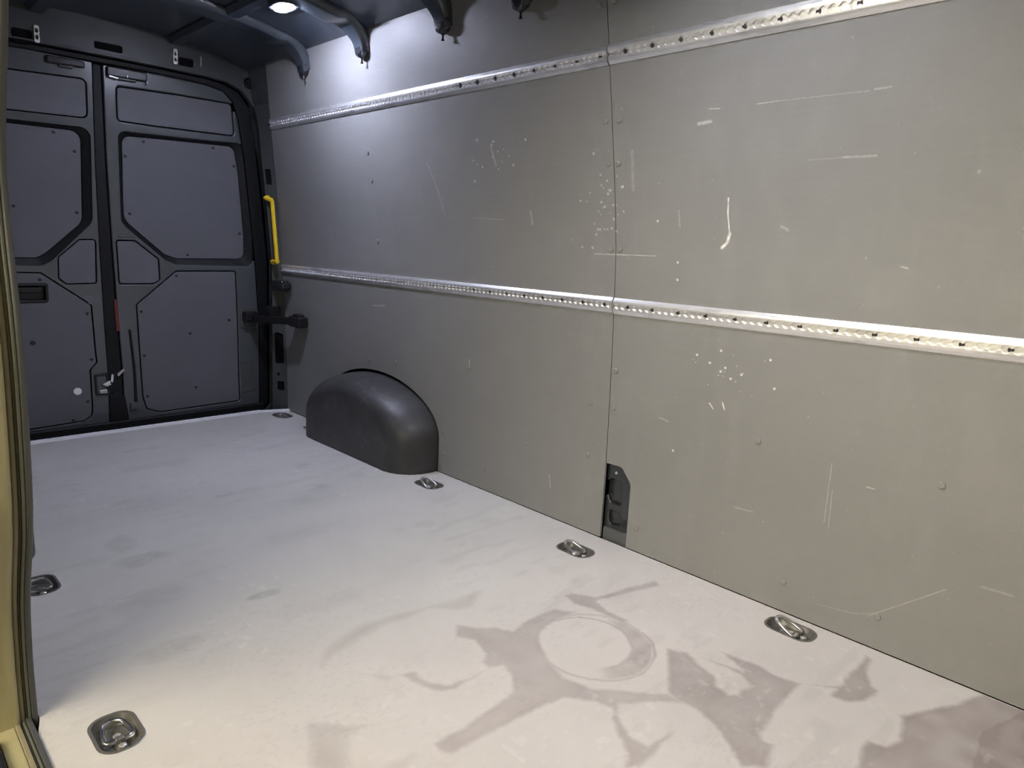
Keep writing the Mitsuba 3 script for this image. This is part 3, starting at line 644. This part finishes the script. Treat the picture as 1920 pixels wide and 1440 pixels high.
def bow_mesh(x):
    """Hat-section roof bow whose ends run down over the boards as narrow rounded tongues."""
    path = [(y, float(zroof(y)) - .038) for y in np.linspace(-.56, .56, 23)]
    def end(s): return [(s * .59, 1.962), (s * .622, 1.948), (s * .648, 1.930), (s * .667, 1.910), (s * .678, 1.892), (s * .683, 1.872), (s * .686, 1.855), (s * .690, 1.846), (s * .695, 1.840)]
    pts = np.array(end(-1)[::-1] + path + end(1))
    e = [.046, .070, .078, .082, .086, .096, .112, .128, .138]
    w = np.array(e + [.14] * len(path) + e[::-1]); V = []
    te = [.022, .034, .040, .042, .042, .041, .039, .037, .036]; th = np.array(te + [.036] * len(path) + te[::-1])
    t = np.gradient(pts, axis=0); t /= np.linalg.norm(t, axis=1, keepdims=True)
    nn = np.column_stack([-t[:, 1], t[:, 0]])                 # points up / outwards from the cabin
    nn = np.where((nn[:, 1] < 0)[:, None], -nn, nn)
    for (p, n_, ww, hh) in zip(pts, nn, w, th):
        sec = [(-.5, 1), (-.5, .55), (-.40, .12), (-.33, 0), (.33, 0), (.40, .12), (.5, .55), (.5, 1)]
        V.append([(x + a * ww, p[0] + n_[0] * b * hh, p[1] + n_[1] * b * hh) for a, b in sec])
    V = np.array(V); k, m = V.shape[:2]; F = []
    for i in range(k - 1):
        o, u = i * m, (i + 1) * m; j = np.arange(m); jn = (j + 1) % m
        F += [np.column_stack([o + j, o + jn, u + jn]), np.column_stack([o + j, u + jn, u + j])]
    for i in (0, k - 1): F.append([[i * m + 0, i * m + a, i * m + a + 1] for a in range(1, m - 1)])
    return fixed(V.reshape(-1, 3), np.vstack([np.asarray(f) for f in F]))
for x in (3.355, 2.832, 2.265, 1.842, 1.34, .85, .35):
    key = add('ceiling__roof_bow', bow_mesh(x), 'roof_gloss', smooth=28)
    for s in (-1, 1):
        add(key + '__drain_nub', tube([(x, s * .703, 1.845), (x, s * .704, 1.823), (x, s * .7045, 1.815)], [.004, .004, .007], 8), 'black_plastic')
        tip = m3.Manifold.batch_hull([m3.Manifold.sphere(.017, 16).scale((1, 1.25, 1)).translate((x + a, s * .703, z)) for a, z in ((-.016, 1.860), (.016, 1.860), (-.024, 1.885), (.024, 1.885), (0, 1.852))]).to_mesh()
        add(key + '__end_cap', fixed(tip.vert_properties[:, :3], tip.tri_verts), 'gloss_black', smooth=40)

# ------------------------------------------------------------------ roof lamps
def ceiling_lamp(x, y, z, label, light, lift):
    key = numbered('ceiling_lamp')
    body = rrect(x, y, .150, .100, .045)
    add(key + '__housing', bevel(body.difference(rrect(x, y, .118, .070, .034)), -z - .045, -z + .006, .006, lambda a, b, h: np.column_stack([a, b, -h]), 3), 'roof_paint')
    lens = bevel(rrect(x, y, .114, .066, .033), -z - .01 - lift, -z + .014 - lift, .010, lambda a, b, h: np.column_stack([a, b, -h]), 4)
    k = add(key + '__lens', lens, 'white_plastic', smooth=False)
    scene[k]['emitter'] = {'type': 'area', 'radiance': {'type': 'rgb', 'value': light}}
    lab(key, label, 'ceiling lamp')
ceiling_lamp(2.918, -.385, 1.985, 'lit oval white lamp under the dark roof', LAMP, 0)
ceiling_lamp(.92, -.16, 2.000, 'front roof lamp, out of the picture above the side door', FRONT_LAMP, .025)
# ------------------------------------------------------------------ left wall, door pillar, front bulkhead
lw = sg.Polygon([(-.33, 0), (-.12, 0), (-.12, 1.74), (1.50, 1.74), (1.70, 1.60), (1.72, 0), (3.955, 0), (3.968, .9), (3.83, 1.665), (3.765, ZT), (-.33, ZT)])
lw = lw.difference(arch_cut)
add('wall_left', slab(lw, -.012, 0, WL, refine=.12), 'board_grey', smooth=30)
struct('wall_left', 'left side wall with the sliding door opening')
add('wall_left__body_side', slab(sg.Polygon([(1.78, -.1), (4.28, -.1), (4.28, 2.08), (-.36, 2.08), (-.36, -.1), (-.13, -.1), (-.13, 1.78), (1.78, 1.78)]), -.075, -.06, WL, refine=.2), 'dark_hole', smooth=30)
add('wall_left__corner_pillar', slab(dp, -.020, -.0125, WL, refine=.06), 'paint', smooth=False)
EDGE = np.array([(-.15, 1.640), (-.118, 1.646), (-.006, 1.657), (.148, 1.649), (.311, 1.605), (.408, 1.545), (.509, 1.485), (.65, 1.452), (.808, 1.424), (.903, 1.421), (.995, 1.430), (1.044, 1.434), (1.122, 1.430), (1.155, 1.425), (1.233, 1.386), (1.333, 1.31), (1.45, 1.26), (1.6, 1.25), (1.74, 1.25)])
def strip(sec, dz=.02):
    """Cross-section (dx from the edge curve, y) swept up the edge of the door opening."""
    zs = np.arange(-.15, 1.741, dz); xs = np.interp(zs, EDGE[:, 0], EDGE[:, 1])
    xs = np.convolve(np.pad(xs, 3, mode='edge'), np.ones(7) / 7, 'valid')
    sec = np.array(sec); m = len(sec)
    V = np.array([[(x + a, b, z) for a, b in sec] for x, z in zip(xs, zs)]); k = len(zs); F = []
    for i in range(k - 1):
        o, u = i * m, (i + 1) * m; j = np.arange(m); jn = (j + 1) % m
        F += [np.column_stack([o + j, o + jn, u + jn]), np.column_stack([o + j, u + jn, u + j])]
    for i in (0, k - 1): F.append([[i * m, i * m + a, i * m + a + 1] for a in range(1, m - 1)])
    return fixed(V.reshape(-1, 3), np.vstack([np.asarray(f) for f in F]))
def rsec(y0, y1, x0, x1, r):
    p = sg.box(x0, y0, x1, y1).buffer(-r).buffer(r, quad_segs=4)
    return np.array(sg.polygon.orient(p).exterior.coords)[:-1]
kk = add('wall_left__door_seal', strip(rsec(.8548, .8655, 0, .12, .004)), 'seal_dark', smooth=40)
lab(kk, 'dark rubber seal along the edge of the side door opening')
add('wall_left__door_seal', strip(rsec(.8657, .8715, .004, .12, .002)), 'seal_green', smooth=40)
add('wall_left__seal_groove', strip(rsec(.8717, .876, .012, .12, .001)), 'groove_olive', smooth=40)
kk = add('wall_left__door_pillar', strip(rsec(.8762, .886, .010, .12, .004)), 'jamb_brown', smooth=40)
kk = add('wall_left__door_pillar', strip(rsec(.8862, .960, .000, .12, .008)), 'jamb_warm_tint', smooth=40)
lab(kk, 'door pillar at the left edge of the picture, warm light put into its colour')
for a, b, zt, mat, nm in ((.8665, .8775, .006, 'seal_dark', 'sill_seal'), (.878, .8835, .003, 'seal_green', 'sill_seal'), (.8838, .8875, -.002, 'groove_olive', 'sill_groove'), (.8878, .898, .002, 'jamb_brown', 'door_sill'), (.8982, .930, .000, 'jamb_warm_tint', 'door_sill')):
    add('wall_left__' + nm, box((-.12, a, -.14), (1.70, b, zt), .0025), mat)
add('wall_left__outer_panel', slab(sg.box(1.66, -.15, 4.28, 1.8), -.11, -.09, WL, refine=.2), 'paint', smooth=30)
add('wall_left__pillar_foot', box((-.10, .932, -.25), (1.62, 1.03, .020), .012), 'rubber')
add('wall_front', slab(sg.box(-.95, -.1, .97, 2.1), -.36, -.335, lambda a, b, h: np.column_stack([h, a, b])), 'board_grey', smooth=False)
struct('wall_front', 'grey bulkhead behind the driver cab')

# ------------------------------------------------------------------ outside the side door: ground and a warm work light
add('ground', slab(sg.box(-8, -6, 12, 10), -.62, -.60, FL), 'asphalt', smooth=False)
struct('ground', 'dark asphalt yard outside the van')
def work_light(c, aim, w, h):
    key = numbered('work_light')
    c = np.array(c); aim = np.array(aim) - c; aim /= np.linalg.norm(aim)
    M = np.eye(4); zx = np.cross([0, 0, 1], aim); zx /= np.linalg.norm(zx)
    M[:3, 0], M[:3, 1], M[:3, 2], M[:3, 3] = zx, np.cross(aim, zx), aim, c
    hb = bevel(rrect(0, 0, w + .05, h + .05, .03), -.10, .0, .01); hb.apply_transform(M)
    add(key + '__housing', hb, 'black_plastic')
    ln = bevel(rrect(0, 0, w, h, .02), -.005, .004, .002); ln.apply_transform(M)
    k = add(key + '__lens', ln, 'white_plastic', smooth=False)
    scene[k]['emitter'] = {'type': 'area', 'radiance': {'type': 'rgb', 'value': FLOOD}}
    foot = c - aim * .06
    add(key + '__pole', tube([(foot[0], foot[1], z) for z in np.linspace(-.6, foot[2] - .1, 6)], .02, 12), 'black_plastic')
    add(key + '__base', disc((foot[0], foot[1], -.6), (0, 0, 1), .25, .03, 32), 'black_plastic')
    lab(key, 'warm work light on a pole outside the side door', 'work light')
work_light((.80, 2.95, 2.05), (.75, -.5, .6), 2.60, 1.20)
